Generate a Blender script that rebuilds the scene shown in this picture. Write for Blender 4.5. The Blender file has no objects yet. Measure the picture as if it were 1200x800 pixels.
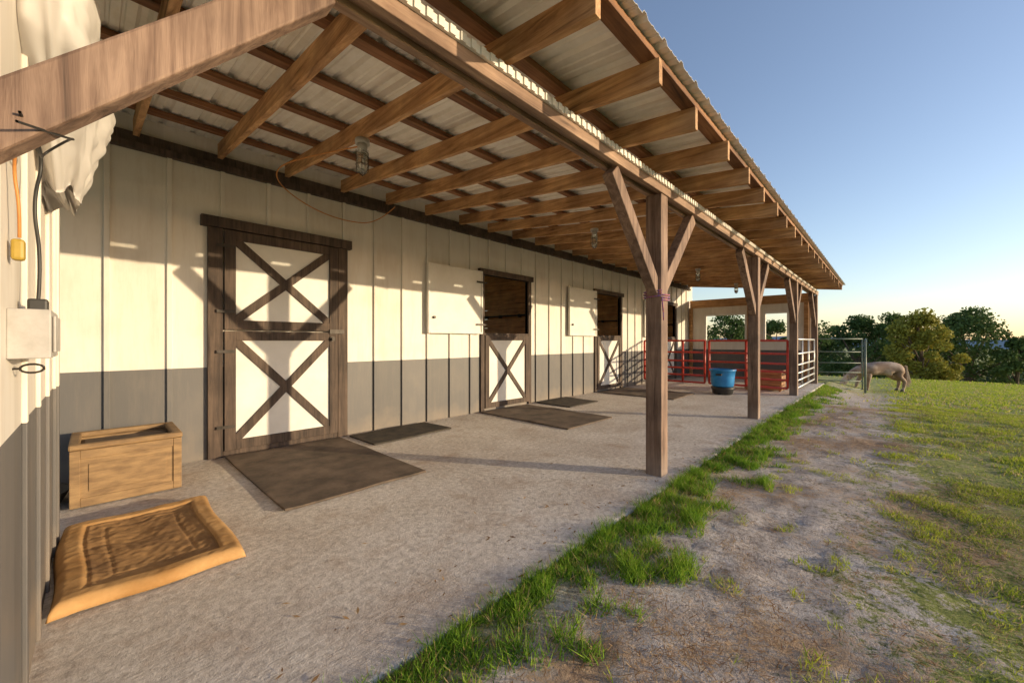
import bpy, bmesh, math, random
import numpy as np
from mathutils import Vector, Matrix, noise, Euler

random.seed(7); rng=np.random.default_rng(7)
scene=bpy.context.scene
col=scene.collection
scene.view_settings.view_transform='Standard'
scene.view_settings.look='None'
scene.view_settings.exposure=0

# ------------------------------------------------------------ materials
def new_mat(name):
    m=bpy.data.materials.new(name); m.use_nodes=True
    nt=m.node_tree; b=nt.nodes['Principled BSDF']
    return m,nt,b
def coord(nt,scale=(1,1,1)):
    tc=nt.nodes.new('ShaderNodeTexCoord'); mp=nt.nodes.new('ShaderNodeMapping')
    nt.links.new(tc.outputs['Object'],mp.inputs['Vector'])
    mp.inputs['Scale'].default_value=scale
    return mp.outputs['Vector']
def noise_n(nt,vec,scale,detail=4,rough=.6,dist=0):
    n=nt.nodes.new('ShaderNodeTexNoise'); n.inputs['Scale'].default_value=scale
    n.inputs['Detail'].default_value=min(detail,5); n.inputs['Roughness'].default_value=rough
    n.inputs['Distortion'].default_value=dist
    nt.links.new(vec,n.inputs['Vector']); return n.outputs['Fac']
def ramp(nt,fac,stops):
    r=nt.nodes.new('ShaderNodeValToRGB'); cr=r.color_ramp
    while len(cr.elements)>len(stops): cr.elements.remove(cr.elements[-1])
    while len(cr.elements)<len(stops): cr.elements.new(.5)
    for e,(p,c) in zip(cr.elements,stops):
        e.position=p; e.color=(c[0],c[1],c[2],1) if not isinstance(c,(int,float)) else (c,c,c,1)
    nt.links.new(fac,r.inputs['Fac']); return r.outputs['Color']
def mix(nt,fac,a,b,mode='MIX'):
    m=nt.nodes.new('ShaderNodeMix'); m.data_type='RGBA'; m.blend_type=mode
    for s,v in ((m.inputs[0],fac),(m.inputs[6],a),(m.inputs[7],b)):
        if isinstance(v,(int,float)): s.default_value=v
        elif isinstance(v,tuple): s.default_value=(v[0],v[1],v[2],1)
        else: nt.links.new(v,s)
    return m.outputs[2]
def math_n(nt,op,a,b=None,c=None,clamp=False):
    m=nt.nodes.new('ShaderNodeMath'); m.operation=op; m.use_clamp=clamp
    for i,v in enumerate((a,b,c)):
        if v is None: continue
        if isinstance(v,(int,float)): m.inputs[i].default_value=v
        else: nt.links.new(v,m.inputs[i])
    return m.outputs[0]
def bump(nt,b,h,strength=.3,dist=.01):
    n=nt.nodes.new('ShaderNodeBump'); n.inputs['Strength'].default_value=strength
    n.inputs['Distance'].default_value=dist
    nt.links.new(h,n.inputs['Height']); nt.links.new(n.outputs[0],b.inputs['Normal'])

def simple(name,c1,c2,scale=4,rough=.7,bs=.2,bd=.005,stretch=(1,1,1),metal=0,lo=.35,hi=.65,detail=5):
    m,nt,b=new_mat(name); v=coord(nt,stretch)
    f=noise_n(nt,v,scale,detail,.65)
    nt.links.new(ramp(nt,f,[(lo,c1),(hi,c2)]),b.inputs['Base Color'])
    b.inputs['Roughness'].default_value=rough; b.inputs['Metallic'].default_value=metal
    if bs: bump(nt,b,noise_n(nt,v,scale*6,4,.7),bs,bd)
    return m
def wood(name,c1,c2,axis,rough=.75,bs=.5,mud=False):
    s=[14,14,14]; s['xyz'.index(axis)]=.9
    m,nt,b=new_mat(name); v=coord(nt,tuple(s))
    f=noise_n(nt,v,1.6,5,.7,.6); big=noise_n(nt,coord(nt),2.1,4,.6)
    c=ramp(nt,f,[(.30,tuple(x*.4 for x in c1)),(.43,c1),(.66,c2)])
    c=mix(nt,.75,c,ramp(nt,big,[(.34,(.46,.40,.37)),(.66,(1.15,1.1,1.02))]),'MULTIPLY')
    if mud:
        sp=nt.nodes.new('ShaderNodeSeparateXYZ'); nt.links.new(coord(nt),sp.inputs[0])
        g=math_n(nt,'MULTIPLY_ADD',sp.outputs[2],-3.2,.75,clamp=True); g=math_n(nt,'MULTIPLY',g,big,clamp=True)
        c=mix(nt,g,c,(.38,.32,.27))
    nt.links.new(c,b.inputs['Base Color']); b.inputs['Roughness'].default_value=rough
    bump(nt,b,f,bs,.006)
    return m

WY=wood('rafter_wood_y',(.46,.25,.11),(.74,.47,.24),'y')
PURL=wood('purlin_wood',(.22,.10,.045),(.38,.19,.09),'x')
BX=wood('beam_stained_x',(.29,.185,.13),(.49,.34,.25),'x')
PZ=wood('post_stained_z',(.20,.125,.09),(.37,.255,.19),'z',mud=True)
TRIMM=wood('door_trim_stain',(.065,.045,.035),(.135,.095,.072),'z',bs=.3)
INW=wood('stall_wood',(.58,.25,.08),(.80,.43,.17),'y')
CRATE=wood('crate_wood',(.38,.2,.09),(.55,.32,.16),'y')

def siding(name,base,dirt,vary=.06):
    m,nt,b=new_mat(name); v=coord(nt)
    tc=nt.nodes.new('ShaderNodeSeparateXYZ'); nt.links.new(v,tc.inputs[0])
    brd=math_n(nt,'FLOOR',math_n(nt,'DIVIDE',math_n(nt,'ADD',tc.outputs[0],tc.outputs[1]),.405))
    wn=nt.nodes.new('ShaderNodeTexWhiteNoise'); wn.noise_dimensions='1D'; nt.links.new(brd,wn.inputs['W'])
    vs=coord(nt,(9,9,1.1)); streak=noise_n(nt,vs,1.3,5,.7)
    bl=noise_n(nt,v,2.2,5,.6)
    c=mix(nt,ramp(nt,streak,[(.46,0.0),(.78,.55)]),base,dirt)
    c=mix(nt,ramp(nt,bl,[(.5,0.0),(.8,.5)]),c,dirt)
    vv=ramp(nt,wn.outputs['Value'],[(0,1-vary),(1,1+vary*.3)])
    c=mix(nt,1.0,c,vv,'MULTIPLY')
    g=math_n(nt,'ADD',math_n(nt,'MULTIPLY',math_n(nt,'SUBTRACT',.22,tc.outputs[2]),2.2),math_n(nt,'MULTIPLY',math_n(nt,'SUBTRACT',bl,.5),1.3),clamp=True)
    c=mix(nt,g,c,(.28,.22,.165))
    nt.links.new(c,b.inputs['Base Color']); b.inputs['Roughness'].default_value=.55
    bump(nt,b,noise_n(nt,coord(nt,(30,30,3)),3,3,.6),.12,.004)
    return m
WHITE=siding('white_siding_paint',(.78,.73,.66),(.58,.50,.40),.08)
GREY=siding('grey_siding_paint',(.125,.12,.12),(.20,.175,.155),.18)
PANEL=simple('door_panel_white',(.71,.68,.62),(.79,.76,.71),3,.55,.1)
def steel():
    m,nt,b=new_mat('galvalume_sheet'); v=coord(nt,(1,1,1))
    f=noise_n(nt,v,6,5,.7); s=noise_n(nt,coord(nt,(5,.7,1)),2,4,.6)
    c=ramp(nt,f,[(.3,(.76,.73,.67)),(.7,(.90,.88,.84))])
    c=mix(nt,ramp(nt,s,[(.55,0.),(.8,.4)]),c,(.62,.48,.34))
    nt.links.new(c,b.inputs['Base Color']); b.inputs['Metallic'].default_value=.1; b.inputs['Roughness'].default_value=.42
    return m
STEEL=steel()
ROOFTOP=simple('roof_metal',(.5,.5,.48),(.6,.6,.58),3,.4,0,metal=.4)

def concrete():
    m,nt,b=new_mat('porch_concrete'); v=coord(nt)
    a=noise_n(nt,v,1.1,5,.65,.4); f=noise_n(nt,v,26,5,.75); md=noise_n(nt,v,3.0,5,.74,.4)
    c=ramp(nt,a,[(.28,(.54,.46,.40)),(.48,(.68,.62,.56)),(.72,(.79,.74,.69))])
    c=mix(nt,.85,c,ramp(nt,f,[(.32,(.52,.50,.49)),(.6,(1.06,1.06,1.06))]),'MULTIPLY')
    c=mix(nt,ramp(nt,md,[(.52,0.),(.70,.62)]),c,(.40,.29,.21))
    nt.links.new(c,b.inputs['Base Color']); b.inputs['Roughness'].default_value=.85
    br=noise_n(nt,coord(nt,(6,90,6)),1.5,3,.6)
    h=math_n(nt,'ADD',math_n(nt,'MULTIPLY',br,.5),math_n(nt,'ADD',f,math_n(nt,'MULTIPLY',noise_n(nt,v,90,3,.8),.7)))
    bump(nt,b,h,.7,.009)
    return m
CONC=concrete()

def ground_mat():
    m,nt,b=new_mat('ground_soil_grass'); v=coord(nt)
    sp=nt.nodes.new('ShaderNodeSeparateXYZ'); nt.links.new(v,sp.inputs[0])
    n1=noise_n(nt,v,.9,5,.65,.3); n2=noise_n(nt,v,4.5,5,.7); n3=noise_n(nt,v,30,5,.8); n4=noise_n(nt,v,110,3,.7)
    sand=ramp(nt,n2,[(.3,(.40,.33,.29)),(.5,(.62,.55,.50)),(.72,(.76,.70,.65))])
    sand=mix(nt,.9,sand,ramp(nt,n3,[(.36,(.42,.38,.35)),(.56,(1.08,1.08,1.08))]),'MULTIPLY')
    straw=ramp(nt,n3,[(.34,(.17,.09,.045)),(.62,(.56,.37,.21))])
    sf=math_n(nt,'ADD',n1,math_n(nt,'MULTIPLY',math_n(nt,'SUBTRACT',n3,.5),.55))
    sand=mix(nt,ramp(nt,sf,[(.52,0.),(.60,.85)]),sand,straw)
    gr=ramp(nt,n3,[(.34,(.09,.11,.02)),(.48,(.26,.30,.055)),(.64,(.46,.44,.13))])
    g2=math_n(nt,'ADD',n2,math_n(nt,'MULTIPLY',math_n(nt,'SUBTRACT',n3,.5),.8))
    gr=mix(nt,ramp(nt,g2,[(.50,0.),(.62,.6)]),gr,mix(nt,n4,(.26,.19,.09),(.62,.50,.29)))
    y=math_n(nt,'ADD',sp.outputs[1],math_n(nt,'MULTIPLY',math_n(nt,'SUBTRACT',n1,.5),1.6))
    y=math_n(nt,'ADD',y,math_n(nt,'MULTIPLY',math_n(nt,'SUBTRACT',n2,.5),1.6))
    y=math_n(nt,'ADD',y,math_n(nt,'MULTIPLY',math_n(nt,'SUBTRACT',n3,.5),2.4))
    mk=math_n(nt,'MULTIPLY_ADD',y,-3.0,.15,clamp=True)
    far=math_n(nt,'MULTIPLY_ADD',sp.outputs[0],.25,-3.0,clamp=True)
    mk=math_n(nt,'MAXIMUM',mk,far)
    left=math_n(nt,'MULTIPLY_ADD',sp.outputs[1],4,-4.0,clamp=True)
    mk=math_n(nt,'MAXIMUM',mk,left)
    c=mix(nt,mk,sand,gr)
    nt.links.new(c,b.inputs['Base Color']); b.inputs['Roughness'].default_value=.95
    h=math_n(nt,'ADD',n2,math_n(nt,'ADD',n3,math_n(nt,'MULTIPLY',n4,.6)))
    bump(nt,b,h,.9,.02)
    return m
GROUND=ground_mat()

def attr_mat(name,rough=.6,trans=.0):
    m,nt,b=new_mat(name); a=nt.nodes.new('ShaderNodeAttribute'); a.attribute_name='Col'
    nt.links.new(a.outputs['Color'],b.inputs['Base Color']); b.inputs['Roughness'].default_value=rough
    b.inputs['Specular IOR Level'].default_value=.2
    if trans:
        t=nt.nodes.new('ShaderNodeBsdfTranslucent'); nt.links.new(a.outputs['Color'],t.inputs['Color'])
        mx=nt.nodes.new('ShaderNodeMixShader'); mx.inputs[0].default_value=trans
        nt.links.new(b.outputs[0],mx.inputs[1]); nt.links.new(t.outputs[0],mx.inputs[2])
        nt.links.new(mx.outputs[0],nt.nodes['Material Output'].inputs['Surface'])
    return m
GRASSM=attr_mat('grass_blades',.7,.35); LEAFM=attr_mat('leaves',.7,.2)
BARK=simple('bark',(.12,.08,.055),(.2,.15,.11),6,.9,.6,.02)
MATM=simple('rubber_mat',(.075,.055,.04),(.18,.13,.095),4,.85,.5,.004)
MATM2=simple('mesh_mat',(.03,.026,.022),(.08,.062,.045),9,.85,.6,.004)
BEDM=simple('bed_fabric',(.38,.20,.065),(.54,.32,.13),5,.9,.35,.004)
BEDM2=simple('bed_fabric_soiled',(.19,.10,.04),(.44,.25,.10),3,.9,.5,.006)
BOXM=simple('tan_plastic_wood',(.17,.10,.045),(.32,.20,.09),6,.6,.3,.004,stretch=(1,1,4))
BLACK=simple('black_rubber',(.015,.015,.015),(.035,.033,.03),8,.5,.1)
RED=simple('red_powdercoat',(.50,.035,.02),(.62,.07,.04),12,.4,.1)
GALV=simple('galvanised_pipe',(.50,.50,.48),(.66,.65,.62),10,.4,.1,metal=.5)
GRNP=simple('green_grey_pipe',(.13,.17,.14),(.22,.26,.21),10,.5,.1)
BLUE=simple('blue_plastic',(.02,.20,.50),(.04,.28,.62),6,.35,.1)
BAGM=attr_mat('white_plastic_bag',.4,.3)
ORG=simple('orange_cord',(.5,.2,.05),(.62,.27,.07),20,.5,0)
YEL=simple('yellow_plug',(.36,.24,.03),(.44,.3,.05),20,.5,0)
GBOX=simple('grey_electrical_box',(.36,.34,.31),(.50,.47,.44),9,.5,.1)
IRON=simple('black_iron',(.03,.025,.02),(.06,.05,.045),12,.5,.2,metal=.6)
ROPE=simple('rope',(.10,.10,.35),(.45,.12,.10),60,.9,0)
m,nt,b=new_mat('jar_glass'); b.inputs['Base Color'].default_value=(.85,.88,.85,1); b.inputs['Roughness'].default_value=.08; b.inputs['Transmission Weight'].default_value=.85; GLASS=m
PONYM=simple('pony_coat',(.27,.17,.11),(.58,.44,.33),2.2,.75,.3,.01,lo=.40,hi=.6,detail=3)
MANE=attr_mat('pony_hair',.7); HOOF=simple('hoof',(.06,.05,.04),(.12,.1,.08),20,.5,0)

# ------------------------------------------------------------ mesh helpers
def obj(name,me,mats,parent=None,smooth=False):
    o=bpy.data.objects.new(name,me); col.objects.link(o)
    for mm in (mats if isinstance(mats,(list,tuple)) else [mats]): me.materials.append(mm)
    if parent: o.parent=parent
    if smooth:
        for p in me.polygons: p.use_smooth=True
    return o
def empty(name):
    e=bpy.data.objects.new(name,None); col.objects.link(e); return e
class MB:
    def __init__(s): s.v=[]; s.f=[]; s.mi=[]
    def hexa(s,vs,mi=0):
        n=len(s.v); s.v+= [tuple(v) for v in vs]
        for f in ((0,3,2,1),(4,5,6,7),(0,1,5,4),(1,2,6,5),(2,3,7,6),(3,0,4,7)):
            s.f.append(tuple(n+i for i in f)); s.mi.append(mi)
    def box(s,x0,x1,y0,y1,z0,z1,mi=0):
        s.hexa([(x0,y0,z0),(x1,y0,z0),(x1,y1,z0),(x0,y1,z0),(x0,y0,z1),(x1,y0,z1),(x1,y1,z1),(x0,y1,z1)],mi)
    def beam(s,p,q,w,h,side=(0,1,0),mi=0):
        p=Vector(p);q=Vector(q);d=(q-p).normalized();a=Vector(side).normalized();c=d.cross(a).normalized()
        a=a*w/2;c=c*h/2
        s.hexa([p-a-c,p+a-c,p+a+c,p-a+c,q-a-c,q+a-c,q+a+c,q-a+c],mi)
    def tube(s,p,q,r,r2=None,n=8,mi=0,cap=True):
        p=Vector(p);q=Vector(q);d=(q-p).normalized();r2=r if r2 is None else r2
        a=d.orthogonal().normalized();c=d.cross(a);k=len(s.v)
        for P,R in((p,r),(q,r2)):
            for i in range(n):
                t=2*math.pi*i/n; s.v.append(tuple(P+a*math.cos(t)*R+c*math.sin(t)*R))
        for i in range(n):
            j=(i+1)%n; s.f.append((k+i,k+j,k+n+j,k+n+i)); s.mi.append(mi)
        if cap:
            s.f.append(tuple(k+i for i in reversed(range(n)))); s.mi.append(mi)
            s.f.append(tuple(k+n+i for i in range(n))); s.mi.append(mi)
    def make(s,name,mats,parent=None,bevel=0,smooth=False):
        me=bpy.data.meshes.new(name); me.from_pydata(s.v,[],s.f)
        me.polygons.foreach_set('material_index',s.mi); me.update()
        bm=bmesh.new(); bm.from_mesh(me); bmesh.ops.recalc_face_normals(bm,faces=bm.faces); bm.to_mesh(me); bm.free()
        o=obj(name,me,mats,parent,smooth)
        if bevel:
            md=o.modifiers.new('bevel','BEVEL'); md.width=bevel; md.segments=2; md.limit_method='ANGLE'
        return o
def cord(name,pts,r,mat,parent=None):
    c=bpy.data.curves.new(name,'CURVE'); c.dimensions='3D'; c.bevel_depth=r; c.bevel_resolution=2
    sp=c.splines.new('NURBS'); sp.points.add(len(pts)-1)
    for p,q in zip(sp.points,pts): p.co=(*q,1)
    sp.use_endpoint_u=True; sp.order_u=3
    c.materials.append(mat)
    o=bpy.data.objects.new(name,c); col.objects.link(o)
    if parent:o.parent=parent
    return o

WY0=4.83; XE=13.7; BRK=.897; H=1.15
# ------------------------------------------------------------ barn
barn=empty('horse_barn')
opens=[(4.40,5.50),(7.86,8.98),(11.34,12.46)]
zl,zh=1.29,2.25
wall=MB()
xs=[-2.2]; 
for a,b_ in opens: xs+=[a,b_]
xs.append(XE+.3)
for i in range(len(xs)-1):
    x0,x1=xs[i],xs[i+1]; hole=(i%2==1)
    for (z0,z1,mi) in ((-.35,BRK,1),(BRK,zl,0),(zl,zh,0),(zh,3.15,0)):
        if hole and z0==zl: continue
        wall.box(x0,x1,WY0,WY0+.05,z0,z1,mi)
wall.make('siding',[WHITE,GREY],barn)
bat=MB()
x=.07-.405*5; dz=[(.70,2.16,0,2.38),(4.30,5.60,0,2.36),(7.76,9.08,0,2.36),(11.24,12.56,0,2.36)]
while x<XE-.05:
    blk=None
    for a,b_,c,d in dz:
        if a<x<b_: blk=d
    for z0,z1,mi in((0.0,BRK,1),(BRK,2.84,0)):
        zz0=max(z0,blk) if blk else z0
        if zz0<z1: bat.box(x-.019,x+.019,WY0-.026,WY0+.002,zz0,z1,mi)
    x+=.405
bat.make('battens',[WHITE,GREY],barn,.003)
lg=MB(); lg.box(-2.2,XE,WY0-.042,WY0,2.90,2.985); lg.box(-2.2,XE,WY0-.065,WY0-.002,2.84,2.897)
lg.make('ledger_board',TRIMM,barn)

def frame_door(name,x0,x1,z0,z1,y,parent,w=.095):
    d=MB(); 
    d.box(x0+w*.5,x1-w*.5,y-.02,y,z0+w*.5,z1-w*.5,1)
    yf=y-.045
    d.box(x0,x0+w,yf,y-.001,z0,z1,0); d.box(x1-w,x1,yf,y-.001,z0,z1,0)
    d.box(x0+w,x1-w,yf+.002,y-.001,z0,z0+w,0); d.box(x0+w,x1-w,yf+.002,y-.001,z1-w,z1,0)
    a=(x0+w*.8,z0+w*.8); b2=(x1-w*.8,z1-w*.8)
    d.beam((a[0],y-.0285,a[1]),(b2[0],y-.0285,b2[1]),.021,w*.85)
    d.beam((a[0],y-.0265,b2[1]),(b2[0],y-.0265,a[1]),.019,w*.85)
    return d.make(name,[TRIMM,PANEL],parent,.003)
dz=MB()
dz.box(.755,.875,WY0-.05,WY0-.001,0.0,2.27); dz.box(2.01,2.125,WY0-.05,WY0-.001,0.0,2.27)
dz.box(.70,2.17,WY0-.075,WY0-.001,2.272,2.375); dz.box(.878,2.008,WY0-.04,WY0-.001,0.005,.06)
dz.make('door_casing',TRIMM,barn,.004)
frame_door('dutch_door_lower',.885,2.0,.065,1.255,WY0-.022,barn)
frame_door('dutch_door_upper',.885,2.0,1.27,2.262,WY0-.022,barn)
hw=MB(); hw.tube((1.93,WY0-.085,1.18),(1.93,WY0-.07,1.18),.03); hw.tube((1.93,WY0-.07,1.18),(1.93,WY0-.11,1.18),.018)
hw.box(1.90,2.07,WY0-.082,WY0-.068,1.24,1.29)
for z in(.3,1.05,1.45,2.1): hw.box(.82,.97,WY0-.074,WY0-.068,z-.015,z+.015)
hw.make('door_hardware',IRON,barn)
for k,(a,b_) in enumerate(opens):
    t=MB(); w=.075
    t.box(a-w,a,WY0-.035,WY0+.055,0,zh); t.box(b_,b_+w,WY0-.035,WY0+.055,0,zh)
    t.box(a-w-.04,b_+w+.04,WY0-.06,WY0+.055,zh,zh+.09); t.box(a,b_,WY0-.03,WY0+.055,zl-.03,zl)
    t.make('stall_casing',TRIMM,barn,.003)
    frame_door('stall_half_door',a+.01,b_-.01,.05,zl-.035,WY0-.004,barn,.085)
    pn=MB(); px0,px1=a-1.13,a-.085; y1=WY0-.045
    pn.box(px0,px1,y1-.03,y1,1.27,2.28)
    for (q0,q1,r0,r1) in((px0,px0+.03,1.27,2.28),(px1-.03,px1,1.27,2.28),(px0+.031,px1-.031,1.27,1.30),(px0+.031,px1-.031,2.25,2.28)):
        pn.box(q0,q1,y1-.045,y1-.0305,r0,r1)
    pn.make('stall_top_leaf',PANEL,barn,.003)
    hg=MB()
    for z in(1.42,2.1): hg.box(a-.22,a+.0,y1-.052,y1-.046,z-.014,z+.014)
    hg.tube((px0+.1,y1-.06,1.5),(px0+.1,y1-.031,1.5),.02)
    hg.make('strap_hinges',IRON,barn)
    s=MB(); ix0,ix1=a-.9,b_+.95
    for j in range(13):
        z0=j*.21
        if j<5: s.box(ix0,ix1,WY0+2.6,WY0+2.64,z0,z0+.203)  # unseen back wall kept low, shaped so daylight reaches the side partitions
        s.box(ix0-.04,ix0,WY0+.06,WY0+2.6,z0,z0+.203); s.box(ix1,ix1+.04,WY0+.06,WY0+2.6,z0,z0+.203)
    s.box(ix0,ix1,WY0+.06,WY0+2.6,-.02,0.0)
    s.make('stall_interior',INW,barn,.004)
    s=MB(); s.tube((ix1-.09,WY0+.35,1.72),(ix1-.09,WY0+2.1,1.72),.018,n=8)
    for yy in(.4,1.0,1.6,2.05): s.box(ix1-.1,ix1-.002,WY0+yy,WY0+yy+.02,1.68,1.75)
    s.make('tack_rail',IRON,barn)

# end wall (perpendicular) with window openings
ew=MB(); hx0,hx1=XE,XE+.06
ys=[1.55,2.10,2.63,3.17,4.28,WY0-.002]; 
for i in range(5):
    hole=i in(1,3)
    for(z0,z1,mi) in((-.35,BRK,1),(BRK,1.2,0),(1.2,1.97,0),(1.97,2.25,0)):
        if hole and z0==1.2: continue
        ew.box(hx0,hx1,ys[i],ys[i+1],z0,z1,mi)
ew.make('end_wall_siding',[WHITE,GREY],barn)
et=MB(); et.box(hx0-.05,hx1+.02,1.54,WY0-.05,2.252,2.50); 
for y in(1.6,3.0,4.70): et.box(hx0-.055,hx0-.003,y,y+.1,0,2.25)
et.make('end_wall_header',WY,barn,.004)
ef=MB()
for(y0,y1) in((2.10,2.63),(3.17,4.28)):
    ef.box(hx0-.03,hx0-.002,y0-.06,y0,1.14,2.03);ef.box(hx0-.03,hx0-.002,y1,y1+.06,1.14,2.03)
    ef.box(hx0-.03,hx0-.002,y0+.001,y1-.001,1.14,1.2);ef.box(hx0-.03,hx0-.002,y0+.001,y1-.001,1.97,2.03)
ef.make('window_frames',PANEL,barn,.003)

# porch roof
def zr(y): return 2.565+.114*(y-1.46)
rf=MB(); y0,y1=.87,WY0-.07; bl=MB()
for k in range(-3,23):
    X=.25+.6*k+random.uniform(-.012,.012); w=.021; e=random.uniform(-.018,.018); e2=random.uniform(-.004,.004)
    rf.hexa([(X-w,y0+e,zr(y0)+e2),(X+w,y0+e,zr(y0)+e2),(X+w,y1,zr(y1)),(X-w,y1,zr(y1)),
             (X-w,y0+e,zr(y0)+.14),(X+w,y0+e,zr(y0)+.14),(X+w,y1,zr(y1)+.14),(X-w,y1,zr(y1)+.14)])
    bl.box(X-.03,X+.03,1.41,1.51,2.515,zr(1.41)-.0)
rf.make('rafters',WY,barn,.003)
bl.make('rafter_seats',BX,barn)
pu=MB()
for y in (.93,1.5,2.1,2.7,3.3,3.9,4.45):
    a=zr(y)+.1405
    pu.hexa([(-1.7,y-.045,a-.005),(XE+.25,y-.045,a-.005),(XE+.25,y+.045,a+.005),(-1.7,y+.045,a+.005),
             (-1.7,y-.045,a+.034),(XE+.25,y-.045,a+.034),(XE+.25,y+.045,a+.044),(-1.7,y+.045,a+.044)])
pu.make('purlins',PURL,barn,.002)
def sheet(name,xa,xb,ya,za,yb,zb,mat,parent):
    prof=[(0,0),(.018,.022),(.045,.022),(.063,0),(.105,0),(.112,.006),(.122,.006),(.129,0),(.165,0),(.172,.006),(.182,.006),(.189,0)]
    pts=[];x=xa
    while x<xb:
        for dx,dz_ in prof: pts.append((x+dx,dz_))
        x+=.2286
    v=[];f=[]
    for (X,dz_) in pts: v.append((X,ya,za+dz_)); v.append((X,yb,zb+dz_))
    for i in range(len(pts)-1): f.append((2*i,2*i+2,2*i+3,2*i+1))
    me=bpy.data.meshes.new(name); me.from_pydata(v,[],f); 
    o=obj(name,me,mat,parent)
    s=o.modifiers.new('thick','SOLIDIFY'); s.thickness=.0015
    return o
sheet('porch_roof_sheet',-1.9,XE+.35,.83,zr(.83)+.19,WY0+.1,zr(WY0+.1)+.19,STEEL,barn)
bm_=MB()
bm_.box(-1.7,XE+.12,1.395,1.436,2.42,2.522); bm_.box(-1.7,XE+.12,1.484,1.525,2.41,2.52); bm_.box(-1.7,XE+.12,1.437,1.483,2.44,2.515)
bm_.make('porch_beam',BX,barn,.004)
mt=MB()
x=-1.7
while x<XE: 
    mt.box(x,x+.03,1.372,1.394,2.488,2.528); mt.box(x+.03,x+.06,1.380,1.394,2.488,2.528); x+=.06
mt.make('beam_flashing',STEEL,barn)
ps=MB()
PX=[-.25,3.37,6.82,10.3,13.60]
for X in PX:
    ps.box(X-.07,X+.07,1.39,1.53,-.45,2.408)
ps.make('porch_posts',PZ,barn,.008)
br=MB()
for X in PX:
    for s in(-1,1):
        if X==PX[-1] and s==1: continue
        br.beam((X+s*.02,1.46,1.56),(X+s*.80,1.46,2.39),.088,.115)
br.make('knee_braces',PZ,barn,.008)

# main building upper part and roof
up=MB(); up.box(-2.2,XE+.3,WY0+.06,WY0+.1,3.0,3.6)
up.box(-2.2,-2.15,WY0+.1,13,-.4,3.6); up.box(XE+.25,XE+.3,WY0+.1,13,-.8,3.6)
for X in(-2.15,1.8,5.8,9.8,13.8): up.box(X,X+.15,12.9,13.05,-.8,3.6)  # unseen rear left open on posts, shaped to let sky light into the stalls
up.box(-2.0,XE+.2,12.92,13.04,2.9,3.58)
for X in(-2.2,XE+.25):
    n=len(up.v); up.v+=[(X,WY0+.06,3.6),(X,13.05,3.6),(X,8.9,5.0),(X+.05,WY0+.06,3.6),(X+.05,13.05,3.6),(X+.05,8.9,5.0)]
    up.f+=[(n,n+1,n+2),(n+3,n+5,n+4)]; up.mi+=[0,0]
up.make('upper_walls',WHITE,barn)
sheet('main_roof_front',-2.6,XE+.6,WY0-.3,3.52,8.9,5.05,ROOFTOP,barn)
sheet('main_roof_back',-2.6,XE+.6,13.4,3.5,8.9,5.05,ROOFTOP,barn)

# left partition wall
lw=MB(); LX=-.155
lw.box(LX-.1,LX,1.535,3.45,-.05,BRK,1); lw.box(LX-.1,LX,1.535,3.45,BRK,2.42,0)
for y in(1.95,2.38,2.81,3.24):
    lw.box(LX-.001,LX+.012,y-.018,y+.018,0.0,BRK,1); lw.box(LX-.001,LX+.012,y-.018,y+.018,BRK,2.42,0)
lw.box(LX-.11,LX+.016,3.38,3.462,0.0,BRK,1); lw.box(LX-.11,LX+.016,3.38,3.462,BRK,2.42,0)
lw.make('partition_wall',[WHITE,GREY],barn,.003)
tp=MB(); tp.box(LX-.12,LX+.02,1.535,3.5,2.422,2.50); tp.make('partition_top_plate',BX,barn)

# ------------------------------------------------------------ slab
sl=MB(); sl.box(-2.4,XE+.2,1.27,WY0+.0,-.6,0); o=sl.make('concrete_slab',CONC,None,.012)

# ------------------------------------------------------------ terrain
def smooth(a,b,x):
    t=np.clip((x-a)/(b-a),0,1); return t*t*(3-2*t)
def tz(x,y):
    x=np.asarray(x,float);y=np.asarray(y,float)
    d=np.sqrt(x*x+y*y)
    w=1-(1-smooth(1.6,.2,y))*(1-smooth(14.5,22,x))*(x>-500)
    dr=.045*np.maximum(0,d-9)+.10*np.maximum(0,d-34)
    dr=np.minimum(dr,10)
    return -.022-dr*w
def ax(lo,a,b,hi,st):
    c=list(np.arange(a,b,st)); 
    l=[];s=st;p=a
    while p>lo: s*=1.28;p-=s;l.append(p)
    r=[];s=st;p=c[-1]
    while p<hi: s*=1.28 if s<.5 or p>70 else 1.06; p+=s; r.append(p)
    return np.array(l[::-1]+c+r)
gx=ax(-1800,-.5,8,2500,.05); gy=ax(-1800,-3.5,1.4,1800,.05)
GX,GY=np.meshgrid(gx,gy,indexing='ij'); GZ=tz(GX,GY)
nx,ny=GX.shape
near=(GX>-3)&(GX<25)&(GY>-12)&(GY<1.3)
for i,j in np.argwhere(near):
    p=Vector((GX[i,j],GY[i,j],0)); k=min(1,max(.15,(1.35-GY[i,j])*2))
    GZ[i,j]+=k*(.012*noise.noise(p*1.6)+.010*noise.noise(p*5)+.010*noise.noise(p*13))
inside=(GY>1.3)&(GX>-2.5)&(GX<XE+.3)&(GY<13.1); GZ[inside]-=.3
V=np.stack([GX,GY,GZ],-1).reshape(-1,3)
I=np.arange(nx*ny).reshape(nx,ny)
F=np.stack([I[:-1,:-1],I[1:,:-1],I[1:,1:],I[:-1,1:]],-1).reshape(-1,4)
me=bpy.data.meshes.new('ground'); me.vertices.add(len(V)); me.vertices.foreach_set('co',V.ravel())
me.loops.add(F.size); me.loops.foreach_set('vertex_index',F.ravel().astype(np.int32))
me.polygons.add(len(F)); me.polygons.foreach_set('loop_start',np.arange(0,F.size,4,dtype=np.int32))
me.update(calc_edges=True); me.validate()
obj('ground',me,GROUND,None,True)

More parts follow.
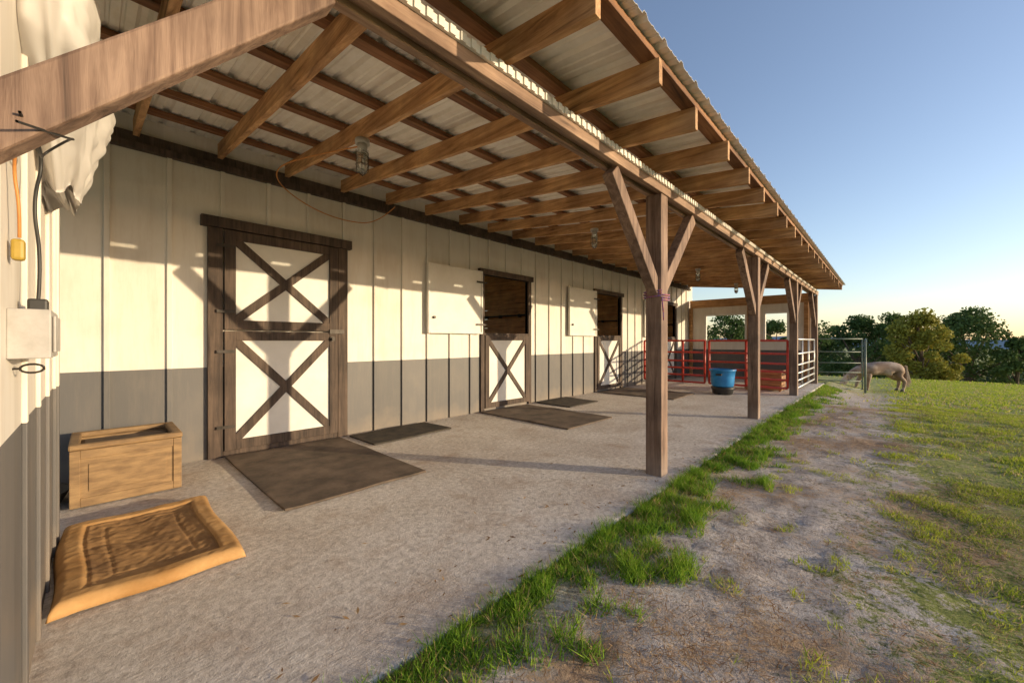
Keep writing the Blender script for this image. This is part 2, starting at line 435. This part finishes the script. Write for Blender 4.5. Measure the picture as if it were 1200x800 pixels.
# ------------------------------------------------------------ grass
def tri_cloud(name,V,C,mat,nv=3):
    n=len(V); me=bpy.data.meshes.new(name); me.vertices.add(n*nv); me.vertices.foreach_set('co',V.reshape(-1).astype(np.float32))
    me.loops.add(n*nv); me.loops.foreach_set('vertex_index',np.arange(n*nv,dtype=np.int32))
    me.polygons.add(n); me.polygons.foreach_set('loop_start',np.arange(0,n*nv,nv,dtype=np.int32))
    me.update(calc_edges=True)
    a=me.color_attributes.new('Col','FLOAT_COLOR','POINT')
    cc=np.ones((n,nv,4),np.float32); cc[:,:,:3]=C[:,None,:]; a.data.foreach_set('color',cc.ravel())
    return obj(name,me,mat)
def blades(P,hgt,wid,lean=.5):
    n=len(P); th=rng.uniform(0,2*math.pi,n); w=np.stack([np.cos(th),np.sin(th),np.zeros(n)],-1)*wid[:,None]/2
    ph=rng.uniform(0,2*math.pi,n); L=rng.uniform(.1,1,n)*lean*hgt
    tip=P+np.stack([np.cos(ph)*L,np.sin(ph)*L,hgt],-1)
    return np.stack([P-w,P+w,tip],1)
def nz(x,y,s,o=0): return np.array([noise.noise(Vector((a*s+o,b*s,0))) for a,b in zip(x,y)])
def cols(n,a,b,t): 
    a=np.array(a);b=np.array(b); return a+(b-a)*t[:,None]
allV=[];allC=[]
def add(x,y,h,w,c,lean=.6):
    P=np.stack([x,y,tz(x,y)-.005],-1); allV.append(blades(P,h,w,lean)); allC.append(c)
for (xa,xb,n,hs,ws) in((-.3,4.2,110000,1,1.05),(4.2,9,55000,1,1.7),(9,13.6,16000,1.1,2.6)):
    x=rng.uniform(xa,xb,n); y=rng.uniform(.42,1.31,n)
    m1=nz(x,y,1.3); m2=nz(x,y,6,9); m3=nz(x,y,2.2,21); m4=nz(x,y,17,5)
    lo=.86-.22*m1-.30*m3-.18*m2
    keep=(y>lo)&(rng.uniform(0,1,n)<np.clip(.74+.7*m2+.7*m4,.2,1)*np.clip((y-lo)*5,.15,1))
    keep&=~((y>1.27)&(rng.uniform(0,1,n)<.4+1.5*m2))
    x,y,m2,m1,m4=x[keep],y[keep],m2[keep],m1[keep],m4[keep]; n=len(x)
    h=(rng.uniform(.018,.052,n)*(1+.9*m2+.7*m4))*hs+.008; t=np.clip(rng.uniform(0,1,n)*.75+.3*m1+.3*m4,0,1)
    C=cols(n,(.10,.24,.02),(.36,.50,.05),t); dry=rng.uniform(0,1,n)<.16-.4*m2; C[dry]=cols(dry.sum(),(.42,.28,.12),(.62,.48,.25),t[dry])
    add(x,y,h,rng.uniform(.0035,.0075,n)*ws,C,1.2)
for (xa,xb,ya,yb,n,hs,ws) in((.3,5,-3,.75,270000,.75,1.15),(5,11,-5.5,.8,180000,.9,2.1),(11,32,-14,1.0,130000,1.3,6),(30,50,-24,9,50000,2.4,14)):
    x=rng.uniform(xa,xb,n); y=rng.uniform(ya,yb,n)
    m1=nz(x,y,.55,3); m2=nz(x,y,2.6,7); m3=nz(x,y,8,2)
    edge=.16+.45*m1+.55*m2
    dens=np.clip(.66+1.4*m2+1.3*m3+.4*m1,0.08,1)
    dens=np.maximum(dens,np.clip((x-8)/8,0,.8))
    pr=np.clip((edge-.12-y)*1.9,0,1)*dens
    pr=np.maximum(pr,np.clip((m3-.26)*5,0,.4)*(m2>-.05))
    keep=rng.uniform(0,1,n)<pr
    x,y,m2,m1,m3=x[keep],y[keep],m2[keep],m1[keep],m3[keep]; n=len(x)
    h=rng.uniform(.012,.042,n)*(1+.6*m2+.5*m3)*hs; t=np.clip(rng.uniform(0,1,n)*.7+.5*m2+.15,0,1)
    C=cols(n,(.20,.31,.03),(.54,.58,.07),t); dry=rng.uniform(0,1,n)<.22-.4*m2; C[dry]=cols(dry.sum(),(.48,.34,.15),(.70,.57,.30),t[dry])
    add(x,y,h,rng.uniform(.0035,.0065,n)*ws,C,1.4)
tri_cloud('grass',np.concatenate(allV),np.concatenate(allC),GRASSM)
n=110000; x=rng.uniform(.2,10,n); y=rng.uniform(-2.2,1.1,n); m1=nz(x,y,1.1,5); m2=nz(x,y,4,1)
k=rng.uniform(0,1,n)<np.clip(.15+1.5*m1+1.3*m2,.03,1); x,y=x[k],y[k]; n=len(x)
th=rng.uniform(0,6.28,n); L=rng.uniform(.010,.042,n); d=np.stack([np.cos(th)*L,np.sin(th)*L,rng.uniform(-.001,.010,n)],-1)
P=np.stack([x,y,tz(x,y)+rng.uniform(.003,.018,n)],-1); w=np.stack([-np.sin(th),np.cos(th),np.zeros(n)],-1)*.0015
C=cols(n,(.28,.14,.06),(.70,.52,.31),rng.uniform(0,1,n))
tri_cloud('straw_litter',np.stack([P-w,P+w,P+d+w,P+d-w],1),C,GRASSM,4)
n=900; x=rng.uniform(.3,12,n); y=np.where(rng.uniform(0,1,n)<.6,1.3+rng.exponential(.35,n),4.78-rng.exponential(.25,n)); y=np.clip(y,1.29,4.78)
th=rng.uniform(0,6.28,n); L=rng.uniform(.006,.022,n); a_=np.stack([np.cos(th)*L,np.sin(th)*L,rng.uniform(0,.006,n)],-1); w=np.stack([-np.sin(th),np.cos(th),rng.uniform(-.2,.3,n)],-1)*(L*.3)[:,None]
P=np.stack([x,y,np.full(n,.006)],-1)
tri_cloud('fallen_leaf_litter',np.stack([P-w,P+a_,P+w,P-a_],1),cols(n,(.18,.09,.04),(.5,.34,.17),rng.uniform(0,1,n)),GRASSM,4)

# ------------------------------------------------------------ things on the porch
def mat_rug(name,x0,x1,y0,y1,mat,rot=0,th=.016):
    cx,cy=(x0+x1)/2,(y0+y1)/2; nx_,ny_=24,24; v=[];f=[]
    R=Matrix.Rotation(rot,3,'Z')
    for L in(0,1):
        for i in range(nx_+1):
            for j in range(ny_+1):
                a=(i/nx_-.5)*(x1-x0); b2=(j/ny_-.5)*(y1-y0)
                wv=.016*max(0,noise.noise(Vector((a*2+x0,b2*2,0))))
                p=R@Vector((a,b2,0)); v.append((cx+p.x,cy+p.y,.004+(th if L else 0)+wv))
    N=(nx_+1)*(ny_+1)
    g=lambda i,j,L:L*N+i*(ny_+1)+j
    for i in range(nx_):
        for j in range(ny_):
            f.append((g(i,j,1),g(i+1,j,1),g(i+1,j+1,1),g(i,j+1,1))); f.append((g(i,j,0),g(i,j+1,0),g(i+1,j+1,0),g(i+1,j,0)))
    for i in range(nx_): f.append((g(i,0,0),g(i+1,0,0),g(i+1,0,1),g(i,0,1))); f.append((g(i+1,ny_,0),g(i,ny_,0),g(i,ny_,1),g(i+1,ny_,1)))
    for j in range(ny_): f.append((g(0,j+1,0),g(0,j,0),g(0,j,1),g(0,j+1,1))); f.append((g(nx_,j,0),g(nx_,j+1,0),g(nx_,j+1,1),g(nx_,j,1)))
    me=bpy.data.meshes.new(name); me.from_pydata(v,[],f); return obj(name,me,mat)
mat_rug('rubber_floor_mat',.88,2.0,2.94,4.72,MATM)
mat_rug('rubber_floor_mat.001',2.12,3.2,4.12,4.72,MATM2,.02)
mat_rug('rubber_floor_mat.002',4.25,5.35,3.0,4.74,MATM,-.02)
mat_rug('rubber_floor_mat.003',5.68,6.6,4.0,4.76,MATM2)
mat_rug('rubber_floor_mat.004',7.8,9.0,3.05,4.74,MATM,.01)

# dog bed
v=[];f=[];nx_,ny_=90,130; W,Lh=.69,1.07
def bedz(a,b2):
    ex=min(a,1-a)*W; ey=min(b2,1-b2)*Lh; e=min(ex,ey)
    rim=math.sin(min(1,e/.04)*math.pi/2)**.5*.055
    inner=float(smooth(.085,.14,e)); z=rim*(1-inner)+inner*.036
    z-=math.exp(-((e-.105)/.008)**2)*.014
    z-=math.exp(-((e-.19)/.007)**2)*.007
    p=Vector((a*W,b2*Lh,0))
    cr=abs(noise.noise(Vector((p.x*6+2,p.y*8,1))))*.010+abs(noise.noise(Vector((p.x*19,p.y*15,4))))*.005+.004*noise.noise(p*34)
    z+=(.010*noise.noise(p*5)+cr)*(.5+.5*inner)
    return z
fm=[]
for i in range(nx_+1):
    for j in range(ny_+1):
        a,b2=i/nx_,j/ny_
        x=-.138+a*W+.010*math.sin(b2*7); y=2.46+b2*Lh+.010*math.sin(a*9)
        v.append((x,y,max(.004,bedz(a,b2))+.01))
for i in range(nx_):
    for j in range(ny_):
        f.append((i*(ny_+1)+j,(i+1)*(ny_+1)+j,(i+1)*(ny_+1)+j+1,i*(ny_+1)+j+1))
        a,b2=i/nx_,j/ny_; e=min(min(a,1-a)*W,min(b2,1-b2)*Lh); fm.append(1 if e>.1 else 0)
me=bpy.data.meshes.new('dog_bed'); me.from_pydata(v,[],f); me.polygons.foreach_set('material_index',fm)
o=obj('dog_bed',me,[BEDM,BEDM2],None,True); s=o.modifiers.new('t','SOLIDIFY'); s.thickness=.012; s.offset=-1

# storage box
sb=empty('storage_box'); q=MB(); X0,X1,Y0,Y1,Z1=-.12,.47,4.02,4.60,.43; t=.035
def panel_wall(mb,p0,p1,z0,z1,nrm,t):
    p0=Vector(p0);p1=Vector(p1);n=Vector(nrm); d=(p1-p0); L=d.length; d.normalize()
    def bx(a,b2,za,zb,o0,o1):
        P=p0+d*a;Q=p0+d*b2
        vs=[]
        for z in(za,zb):
            vs+=[(*(P+n*o0).xy,z),(*(Q+n*o0).xy,z),(*(Q+n*o1).xy,z),(*(P+n*o1).xy,z)]
        mb.hexa(vs)
    bx(.0,L,z0,z1,-t,-.012)
    bx(0,.05,z0,z1,-.0118,.0); bx(L-.05,L,z0,z1,-.0118,.0); bx(.0502,L-.0502,z0,z0+.06,-.0118,-.001); bx(.0502,L-.0502,z1-.06,z1,-.0118,-.001)
    bx(.09,L-.09,z0+.1,z1-.1,-.0118,-.005)
panel_wall(q,(X0,Y0,0),(X1,Y0,0),.01,Z1-.03,(0,-1,0),t)
panel_wall(q,(X1,Y0+.001,0),(X1,Y1,0),.01,Z1-.03,(1,0,0),t)
panel_wall(q,(X0,Y1,0),(X0,Y0+.001,0),.01,Z1-.03,(-1,0,0),t)
panel_wall(q,(X1,Y1,0),(X0,Y1,0),.01,Z1-.03,(0,1,0),t)
q.make('body',BOXM,sb,.005)
q=MB(); r=.006
q.box(X0-r,X1+r,Y0-r,Y0+.05,Z1-.028,Z1+.012); q.box(X0-r,X1+r,Y1-.05,Y1+r,Z1-.028,Z1+.012)
q.box(X0-r,X0+.05,Y0+.0505,Y1-.0505,Z1-.028,Z1+.012); q.box(X1-.05,X1+r,Y0+.0505,Y1-.0505,Z1-.028,Z1+.012)
q.make('rim',BOXM,sb,.01)
q=MB(); q.box(X0+.04,X1-.04,Y0+.04,Y1-.04,.2,.39); q.make('dark_interior',MATM,sb,.03)  # dark block filling the inside of the open box
q=empty('rubber_feed_pan')

tub=empty('blue_tub'); cx,cy=9.45,2.62
def lathe(name,prof,mat,parent,n=32,c=(0,0)):
    v=[];f=[]
    for (r,z) in prof:
        for i in range(n): t=2*math.pi*i/n; v.append((c[0]+r*math.cos(t),c[1]+r*math.sin(t),z))
    for k in range(len(prof)-1):
        for i in range(n): j=(i+1)%n; f.append((k*n+i,k*n+j,(k+1)*n+j,(k+1)*n+i))
    f.append(tuple(range(n))[::-1]); f.append(tuple((len(prof)-1)*n+i for i in range(n)))
    me=bpy.data.meshes.new(name); me.from_pydata(v,[],f); o=obj(name,me,mat,parent,True)
    return o
lathe('pan',[(.20,.0),(.26,.02),(.30,.1),(.31,.105),(.29,.11),(.24,.03)],BLACK,q,c=(-.42,4.25))
lathe('base',[(.17,.0),(.2,.02),(.21,.1),(.23,.13),(.23,.16),(.19,.17)],BLACK,tub,c=(cx,cy))
lathe('tub',[(.20,.17),(.22,.2),(.235,.38),(.25,.51),(.265,.515),(.267,.545),(.25,.55),(.235,.5),(.19,.22)],BLUE,tub,c=(cx,cy))
q=MB(); q.box(cx-.29,cx-.25,cy-.06,cy+.06,.42,.46); q.box(cx+.25,cx+.29,cy-.06,cy+.06,.42,.46); q.make('handles',BLACK,tub,.01)

# gates
def gate(name,p,q_,z0,z1,rails,mat,r=.02,stiles=(0,1)):
    g=MB(); p=Vector((*p,0));q2=Vector((*q_,0)); d=q2-p
    for t_ in rails:
        z=z0+(z1-z0)*t_; g.tube(p+Vector((0,0,z)),q2+Vector((0,0,z)),r,n=10)
    for s in stiles:
        P=p+d*s; g.tube(P+Vector((0,0,z0-.0)),P+Vector((0,0,z1)),r*1.05,n=10)
    return g.make(name,mat,None,0,True)
RL=(0,.17,.34,.51,.72,1)
gate('red_pipe_gate',(10.25,4.78),(10.25,3.24),.14,1.17,RL,RED,.024,(0,.33,.66,1))
gate('red_pipe_gate.001',(10.25,3.14),(10.25,1.56),.14,1.17,RL,RED,.024,(0,.5,1))
gate('silver_pipe_gate',(10.42,1.46),(13.5,1.46),.12,1.2,(0,.15,.3,.47,.7,1),GALV,.02,(0,.33,.66,1))
zg=float(tz(14.4,.3))
gate('green_field_gate',(13.8,1.44),(14.30,.50),zg+.12,1.22,(0,.16,.33,.52,.74,1),GRNP,.015,(0,1))
g=MB(); g.tube((14.33,.44,zg-.1),(14.33,.44,1.2),.028,n=12); g.make('gate_post',GRNP,None,0,True)

cr=MB(); a,b2,c_,d_=10.75,11.25,1.75,2.5
for k in range(4):
    z=.03+k*.115
    cr.box(a,a+.018,c_,d_,z,z+.1); cr.box(b2-.018,b2,c_,d_,z,z+.1); cr.box(a+.02,b2-.02,c_,c_+.018,z,z+.1); cr.box(a+.02,b2-.02,d_-.018,d_,z,z+.1)
for (x,y) in((a+.04,c_+.04),(b2-.04,c_+.04),(a+.04,d_-.04),(b2-.04,d_-.04)): cr.box(x-.02,x+.02,y-.02,y+.02,0,.47)
cr.make('wooden_crate',CRATE,None,.003)

def jar(name,x,y):
    e=empty(name); z=zr(y)-.005
    lathe('mount',[(.055,z-.035),(.055,z)],GBOX,e,20,(x,y))
    lathe('socket',[(.035,z-.09),(.04,z-.035)],GBOX,e,20,(x,y))
    lathe('jar',[(.012,z-.265),(.035,z-.255),(.042,z-.2),(.042,z-.1),(.036,z-.09)],GLASS,e,20,(x,y))
    g=MB()
    for i in range(6):
        t=i*math.pi/3; c,s=math.cos(t)*.05,math.sin(t)*.05
        g.tube((x+c,y+s,z-.09),(x+c,y+s,z-.24),.002,n=5); g.tube((x+c,y+s,z-.24),(x,y,z-.285),.002,n=5)
    for zz in(z-.14,z-.2):
        for i in range(12):
            t=i*math.pi/6;t2=t+math.pi/6; g.tube((x+.05*math.cos(t),y+.05*math.sin(t),zz),(x+.05*math.cos(t2),y+.05*math.sin(t2),zz),.002,n=5)
    g.make('wire_cage',IRON,e)
jar('jar_ceiling_light',1.45,3.0); jar('jar_ceiling_light.001',4.85,3.0); jar('jar_ceiling_light.002',9.05,3.0); jar('jar_ceiling_light.003',12.05,3.0)
cord('extension_cord',[(1.45,3.05,2.70),(1.30,3.6,2.76),(1.2,4.3,2.84),(1.35,4.72,2.82),(1.7,4.76,2.66),(2.1,4.76,2.60),(2.5,4.76,2.66),(2.66,4.6,2.88)],.006,ORG)

# cluster on the left wall
eb=empty('electrical_outlet_box')
q=MB(); q.box(LX,LX+.075,1.62,1.90,1.105,1.235); q.box(LX+.076,LX+.082,1.66,1.86,1.12,1.22); q.make('box',GBOX,eb,.008)
q=MB(); q.box(LX+.02,LX+.06,1.80,1.85,1.236,1.275); q.make('plug',BLACK,eb,.006)
cord('power_cord',[(LX+.04,1.82,1.27),(LX+.045,1.84,1.4),(LX+.03,1.80,1.55),(LX+.05,1.85,1.70),(LX+.03,1.7,1.76),(LX+.08,1.5,1.72),(LX+.09,1.45,1.67)],.0045,BLACK)
cord('black_wire_loop',[(LX+.04,1.35,1.62),(LX+.12,1.5,1.66),(LX+.11,1.66,1.72),(LX+.05,1.75,1.68),(LX+.06,1.62,1.63),(LX+.04,1.4,1.66)],.003,BLACK)
cord('orange_cord',[(LX+.03,1.70,1.80),(LX+.012,1.60,1.76),(LX+.022,1.56,1.66),(LX+.012,1.62,1.58),(LX+.022,1.62,1.50),(LX+.02,1.64,1.42)],.0035,ORG)
q=MB(); q.box(LX+.006,LX+.03,1.625,1.655,1.36,1.415); q.make('cord_plug',YEL,None,.007)
q=MB(); 
for i in range(14):
    t=i*2*math.pi/14;t2=(i+1)*2*math.pi/14
    q.tube((LX+.035+.022*math.cos(t),1.73,1.075+.012*math.sin(t)),(LX+.035+.022*math.cos(t2),1.73,1.075+.012*math.sin(t2)),.003,n=6)
q.tube((LX,1.73,1.075),(LX+.015,1.73,1.075),.003,n=6); q.make('eye_hook',IRON)

# white plastic sheet bundled and hung over the top of the partition
v=[];f=[];NU,NV=150,70
for j in range(NV+1):
    t=j/NV
    zc=2.43-.66*t**1.05
    wid=(.50+.16*math.sin(t*math.pi*1.1))*(1-.55*max(0,t-.55)/.45)
    cyy=2.42+.34*max(0,t-.35)
    bulge=.055+.075*math.sin(math.pi*min(1,t*.95+.08))**.8
    for i in range(NU):
        a=2*math.pi*i/NU
        fold=.5*math.sin(a*7+1.6*math.sin(t*4)+2*noise.noise(Vector((math.cos(a)*1.2,math.sin(a)*1.2,t*2))))
        fold+=.45*math.sin(a*15-t*5+3*noise.noise(Vector((math.cos(a)*2,math.sin(a)*2,t*3+5))))
        n_=noise.noise(Vector((math.cos(a)*2.2,math.sin(a)*2.2,t*4.5+9)))
        n5=abs(noise.noise(Vector((math.cos(a)*6,math.sin(a)*6,t*11))))
        k=1+.13*fold*(.4+.6*t)+.34*n_+.22*n5
        hz=.03*noise.noise(Vector((math.cos(a)*3,math.sin(a)*3,t*3)))+ (.02*math.sin(a*5)*t)
        v.append((-.105+math.cos(a)*bulge*k, cyy+math.sin(a)*wid*(1+.06*fold+.14*n_), zc+hz))
for j in range(NV):
    for i in range(NU):
        i2=(i+1)%NU; f.append((j*NU+i,j*NU+i2,(j+1)*NU+i2,(j+1)*NU+i))
f.append(tuple(range(NU))); f.append(tuple(NV*NU+i for i in reversed(range(NU))))
me=bpy.data.meshes.new('plastic_sheet_bundle'); me.from_pydata(v,[],f)
a=me.color_attributes.new('Col','FLOAT_COLOR','POINT'); a.data.foreach_set('color',np.tile(np.array([.86,.83,.80,1],np.float32),len(v)))
obj('plastic_sheet_bundle',me,BAGM,None,True)

# rope around post
q=MB()
for k in range(3):
    z=1.50+k*.022
    pts=[(3.29,1.38),(3.45,1.38),(3.45,1.54),(3.29,1.54)]
    for i in range(4):
        a=pts[i];b2=pts[(i+1)%4]; q.tube((*a,z+.01*i),(*b2,z+.01*(i+1)),.006,n=7)
q.tube((3.29,1.38,1.52),(3.27,1.36,1.40),.006,n=7); q.tube((3.27,1.36,1.40),(3.30,1.37,1.33),.005,n=7)
q.make('tied_rope',ROPE,None,0,True)

# ------------------------------------------------------------ pony
def F(x,Z):
    u=(x-600)/464; return Z*(.7254+.6884*u),Z*(.6884-.7254*u)
pony=empty('pony')
px,py=F(1029,12.0); gz=float(tz(px,py))
pony.location=(px,py,gz-.005); pony.rotation_euler=(0,0,math.atan2(.7254,-.6884)-.10); pony.scale=(1.24,1.24,1.12)
verts=[];edges=[];rad=[]
def V_(x,y,z,r,par=None):
    verts.append((x,y,z)); rad.append(r); i=len(verts)-1
    if par is not None: edges.append((par,i))
    return i
rump=V_(-.50,0,.66,.145); hipc=V_(-.36,0,.665,.185,rump); loin=V_(-.12,0,.625,.195,hipc); chest=V_(.14,0,.61,.20,loin); sh=V_(.34,0,.635,.17,chest)
n1=V_(.50,0,.55,.115,sh); n2=V_(.64,0,.42,.09,n1); poll=V_(.74,0,.31,.074,n2)
h1=V_(.79,0,.22,.076,poll); h2=V_(.85,0,.12,.050,h1); h3=V_(.885,0,.055,.043,h2)
for s in(-1,1):
    bo=.0 if s>0 else -.07
    a=V_(-.40,s*.11,.52,.12,hipc); b2=V_(-.34,s*.12,.42,.085,a); c_=V_(-.50+bo,s*.12,.29,.045,b2); d_=V_(-.475+bo,s*.12,.12,.03,c_); e=V_(-.45+bo,s*.12,.04,.036,d_)
    fo=.0 if s>0 else .12
    a=V_(.30,s*.10,.50,.095,sh); b2=V_(.29+fo*.3,s*.105,.38,.062,a); c_=V_(.31+fo*.7,s*.105,.24,.042,b2); d_=V_(.31+fo,s*.105,.10,.028,c_); e=V_(.33+fo,s*.105,.04,.034,d_)
me=bpy.data.meshes.new('pony_body'); me.from_pydata(verts,edges,[])
o=obj('body',me,PONYM,pony)
o.modifiers.new('skin','SKIN'); sk=me.skin_vertices[0].data
for i,r in enumerate(rad): sk[i].radius=(r,r)
sk[hipc].use_root=True
ss=o.modifiers.new('sub','SUBSURF'); ss.levels=2; ss.render_levels=2; o.modifiers['skin'].use_smooth_shade=True
q=MB()
for s in(-1,1):
    for(x,y) in((-.44+(0 if s>0 else -.07),s*.12),(.335+(0 if s>0 else .12),s*.105)): q.tube((x,y,0.0),(x-.01,y,.06),.042,.034,n=12)
q.make('hooves',HOOF,pony,0,True)
q=MB()
for s in(-1,1): q.tube((.72,s*.05,.37),(.735,s*.075,.48),.026,.004,n=8)
q.make('ears',PONYM,pony,0,True)
q=MB()
for s in(-1,1): q.tube((.80,s*.066,.235),(.80,s*.080,.235),.014,.008,n=10)
q.make('eyes',BLACK,pony,0,True)
def strand(p,d,L,w):
    p=Vector(p);d=Vector(d).normalized(); sd=d.cross(Vector((0,1,0.3))).normalized()*w
    return [p-sd,p+sd,p+d*L+sd*.3,p+d*L-sd*.3]
hv=[]
for i in range(260):
    t=random.random(); x=.30+t*.44
    z=.79*(1-t)+.385*t; s=random.choice((-1,1))
    hv.append(strand((x,s*random.uniform(.01,.05),z),(random.uniform(-.2,.2),s*random.uniform(.3,.7),-1),random.uniform(.08,.17),.012))
for i in range(200):
    hv.append(strand((-.62+random.uniform(-.01,.02),random.uniform(-.03,.03),.70-random.random()*.12),(random.uniform(-.2,.05),random.uniform(-.12,.12),-1),random.uniform(.3,.5),.010))
hv=np.array([[tuple(p) for p in s] for s in hv]); o=tri_cloud('mane_and_tail',hv,np.tile(np.array([[.42,.31,.22]]),(len(hv),1)),MANE,4); o.parent=pony

# ------------------------------------------------------------ trees
def leaves(cents,rads,per,size,c1,c2):
    Vs=[];Cs=[]
    for c,r in zip(cents,rads):
        n=per; d=rng.normal(size=(n,3)); d/=np.linalg.norm(d,axis=1)[:,None]
        rr=r*rng.uniform(.3,1.1,n)**.6
        P=np.array(c)+d*rr[:,None]*np.array([1,1,.75])
        a=rng.normal(size=(n,3)); a/=np.linalg.norm(a,axis=1)[:,None]; b_=np.cross(a,rng.normal(size=(n,3))); b_/=np.linalg.norm(b_,axis=1)[:,None]
        s=size*rng.uniform(.5,1.2,n)[:,None]
        Vs.append(np.stack([P-a*s*.5,P+b_*s*.35,P+a*s*.5,P-b_*s*.35],1))
        t=np.clip(rng.uniform(0,1)*.6+rng.uniform(0,.4,n),0,1); Cs.append(cols(n,c1,c2,t))
    return Vs,Cs
def tree(name,x,y,h,w,c1,c2,per=170,size=.32,base=.12,nc=34):
    z0=float(tz(x,y)); e=empty(name)
    tk=MB(); tk.tube((x,y,z0-.3),(x+.1,y,z0+h*.55),h*.03,h*.014,n=8)
    cents=[];rads=[]
    for i in range(nc):
        t=random.random()**.8; zz=z0+h*(base+(.93-base)*t)
        env=math.sin(math.pi*min(1,(t*.82+.18)))**.6*w/2
        a=random.uniform(0,6.28); r=env*random.uniform(.35,1.0)
        c=(x+math.cos(a)*r,y+math.sin(a)*r,zz); cents.append(c); rads.append(w*random.uniform(.09,.17))
        if i%3==0: tk.tube((x+.05,y,z0+h*(base*.8+.4*t)),c,h*.011,h*.004,n=5)
    tk.make('trunk_and_limbs',BARK,e)
    Vs,Cs=leaves(cents,rads,per,size,c1,c2)
    o=tri_cloud('crown',np.concatenate(Vs),np.concatenate(Cs),LEAFM,4); o.parent=e
DG=((.045,.085,.025),(.12,.18,.05)); MG=((.06,.10,.028),(.15,.21,.055)); YG=((.20,.19,.03),(.40,.36,.06))
def T(name,pxx,Z,topy,wpx,cc,**k):
    X,Y=F(pxx,Z); top=1.15+(400-topy)/464*Z; h=top-float(tz(X,Y)); tree(name,X,Y,h,wpx/464*Z,cc[0],cc[1],**k)
T('broadleaf_tree',1080,36,362,70,YG,per=260,size=.26,base=.04,nc=54)
T('broadleaf_tree.001',1136,44,358,96,MG,per=240,size=.32,base=.12,nc=56)
T('broadleaf_tree.002',1006,48,370,84,DG,per=230,base=.05,nc=44)
T('broadleaf_tree.003',1046,52,362,64,MG,base=.1,nc=40)
T('broadleaf_tree.004',955,46,372,70,DG,base=.05)
T('broadleaf_tree.005',1192,40,393,56,MG,base=.05)
T('broadleaf_tree.006',850,40,368,80,MG,base=.05)
T('broadleaf_tree.007',908,42,374,60,DG,base=.05)
T('broadleaf_tree.008',1265,46,380,90,MG,base=.1)
cents=[];rads=[]
for i in range(340):
    pxx=random.uniform(700,1700); Z=random.uniform(62,85); X,Y=F(pxx,Z); z0=float(tz(X,Y)); cents.append((X,Y,z0+random.uniform(.5,7.5+2*math.sin(pxx*.02)))); rads.append(random.uniform(1.2,2.4))
Vs,Cs=leaves(cents,rads,60,1.0,(.06,.09,.04),(.14,.18,.08))
tri_cloud('distant_tree_line',np.concatenate(Vs),np.concatenate(Cs),LEAFM,4)
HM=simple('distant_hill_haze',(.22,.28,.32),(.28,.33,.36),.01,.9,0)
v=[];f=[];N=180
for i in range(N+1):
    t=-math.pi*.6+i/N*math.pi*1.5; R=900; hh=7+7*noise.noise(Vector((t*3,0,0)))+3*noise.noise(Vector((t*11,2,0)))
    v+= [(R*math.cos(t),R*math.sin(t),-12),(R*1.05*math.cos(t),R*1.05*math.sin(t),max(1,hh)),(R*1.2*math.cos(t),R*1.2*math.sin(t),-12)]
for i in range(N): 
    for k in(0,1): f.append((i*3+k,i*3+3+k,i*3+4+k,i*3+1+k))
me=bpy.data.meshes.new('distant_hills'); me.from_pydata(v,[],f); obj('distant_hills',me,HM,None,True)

# ------------------------------------------------------------ light
EL=math.radians(8.0); dirh=Vector((.6,-1,0)).normalized()
sd=Vector((dirh.x*math.cos(EL),dirh.y*math.cos(EL),math.sin(EL)))
L=bpy.data.lights.new('sun','SUN'); L.energy=5; L.angle=math.radians(.5); L.color=(1.0,.79,.50)
lo=bpy.data.objects.new('sun',L); col.objects.link(lo); lo.rotation_euler=(-sd).to_track_quat('-Z','Y').to_euler()
w=bpy.data.worlds.new('World'); scene.world=w; w.use_nodes=True; nt=w.node_tree
sk=nt.nodes.new('ShaderNodeTexSky'); sk.sky_type='NISHITA'; sk.sun_disc=False; sk.sun_elevation=EL
sk.sun_rotation=math.atan2(dirh.x,dirh.y); sk.air_density=1.0; sk.dust_density=.5; sk.ozone_density=2.6; sk.altitude=0
# mild haze: slightly desaturated and warmed
hs=nt.nodes.new('ShaderNodeHueSaturation'); hs.inputs['Saturation'].default_value=.90
tn=nt.nodes.new('ShaderNodeMix'); tn.data_type='RGBA'; tn.blend_type='MULTIPLY'; tn.inputs[0].default_value=1; tn.inputs[7].default_value=(1.12,.97,.95,1)
nt.links.new(sk.outputs[0],hs.inputs['Color']); nt.links.new(hs.outputs[0],tn.inputs[6])
nt.links.new(tn.outputs[2],nt.nodes['Background'].inputs['Color']); nt.nodes['Background'].inputs['Strength'].default_value=.31

# ------------------------------------------------------------ camera
cam=bpy.data.cameras.new('camera'); cam.sensor_width=36; cam.lens=13.92; cam.clip_start=.03; cam.clip_end=5000
co=bpy.data.objects.new('camera',cam); col.objects.link(co); co.location=(0,0,H); co.rotation_euler=(math.radians(90),0,-math.radians(46.5))
scene.camera=co
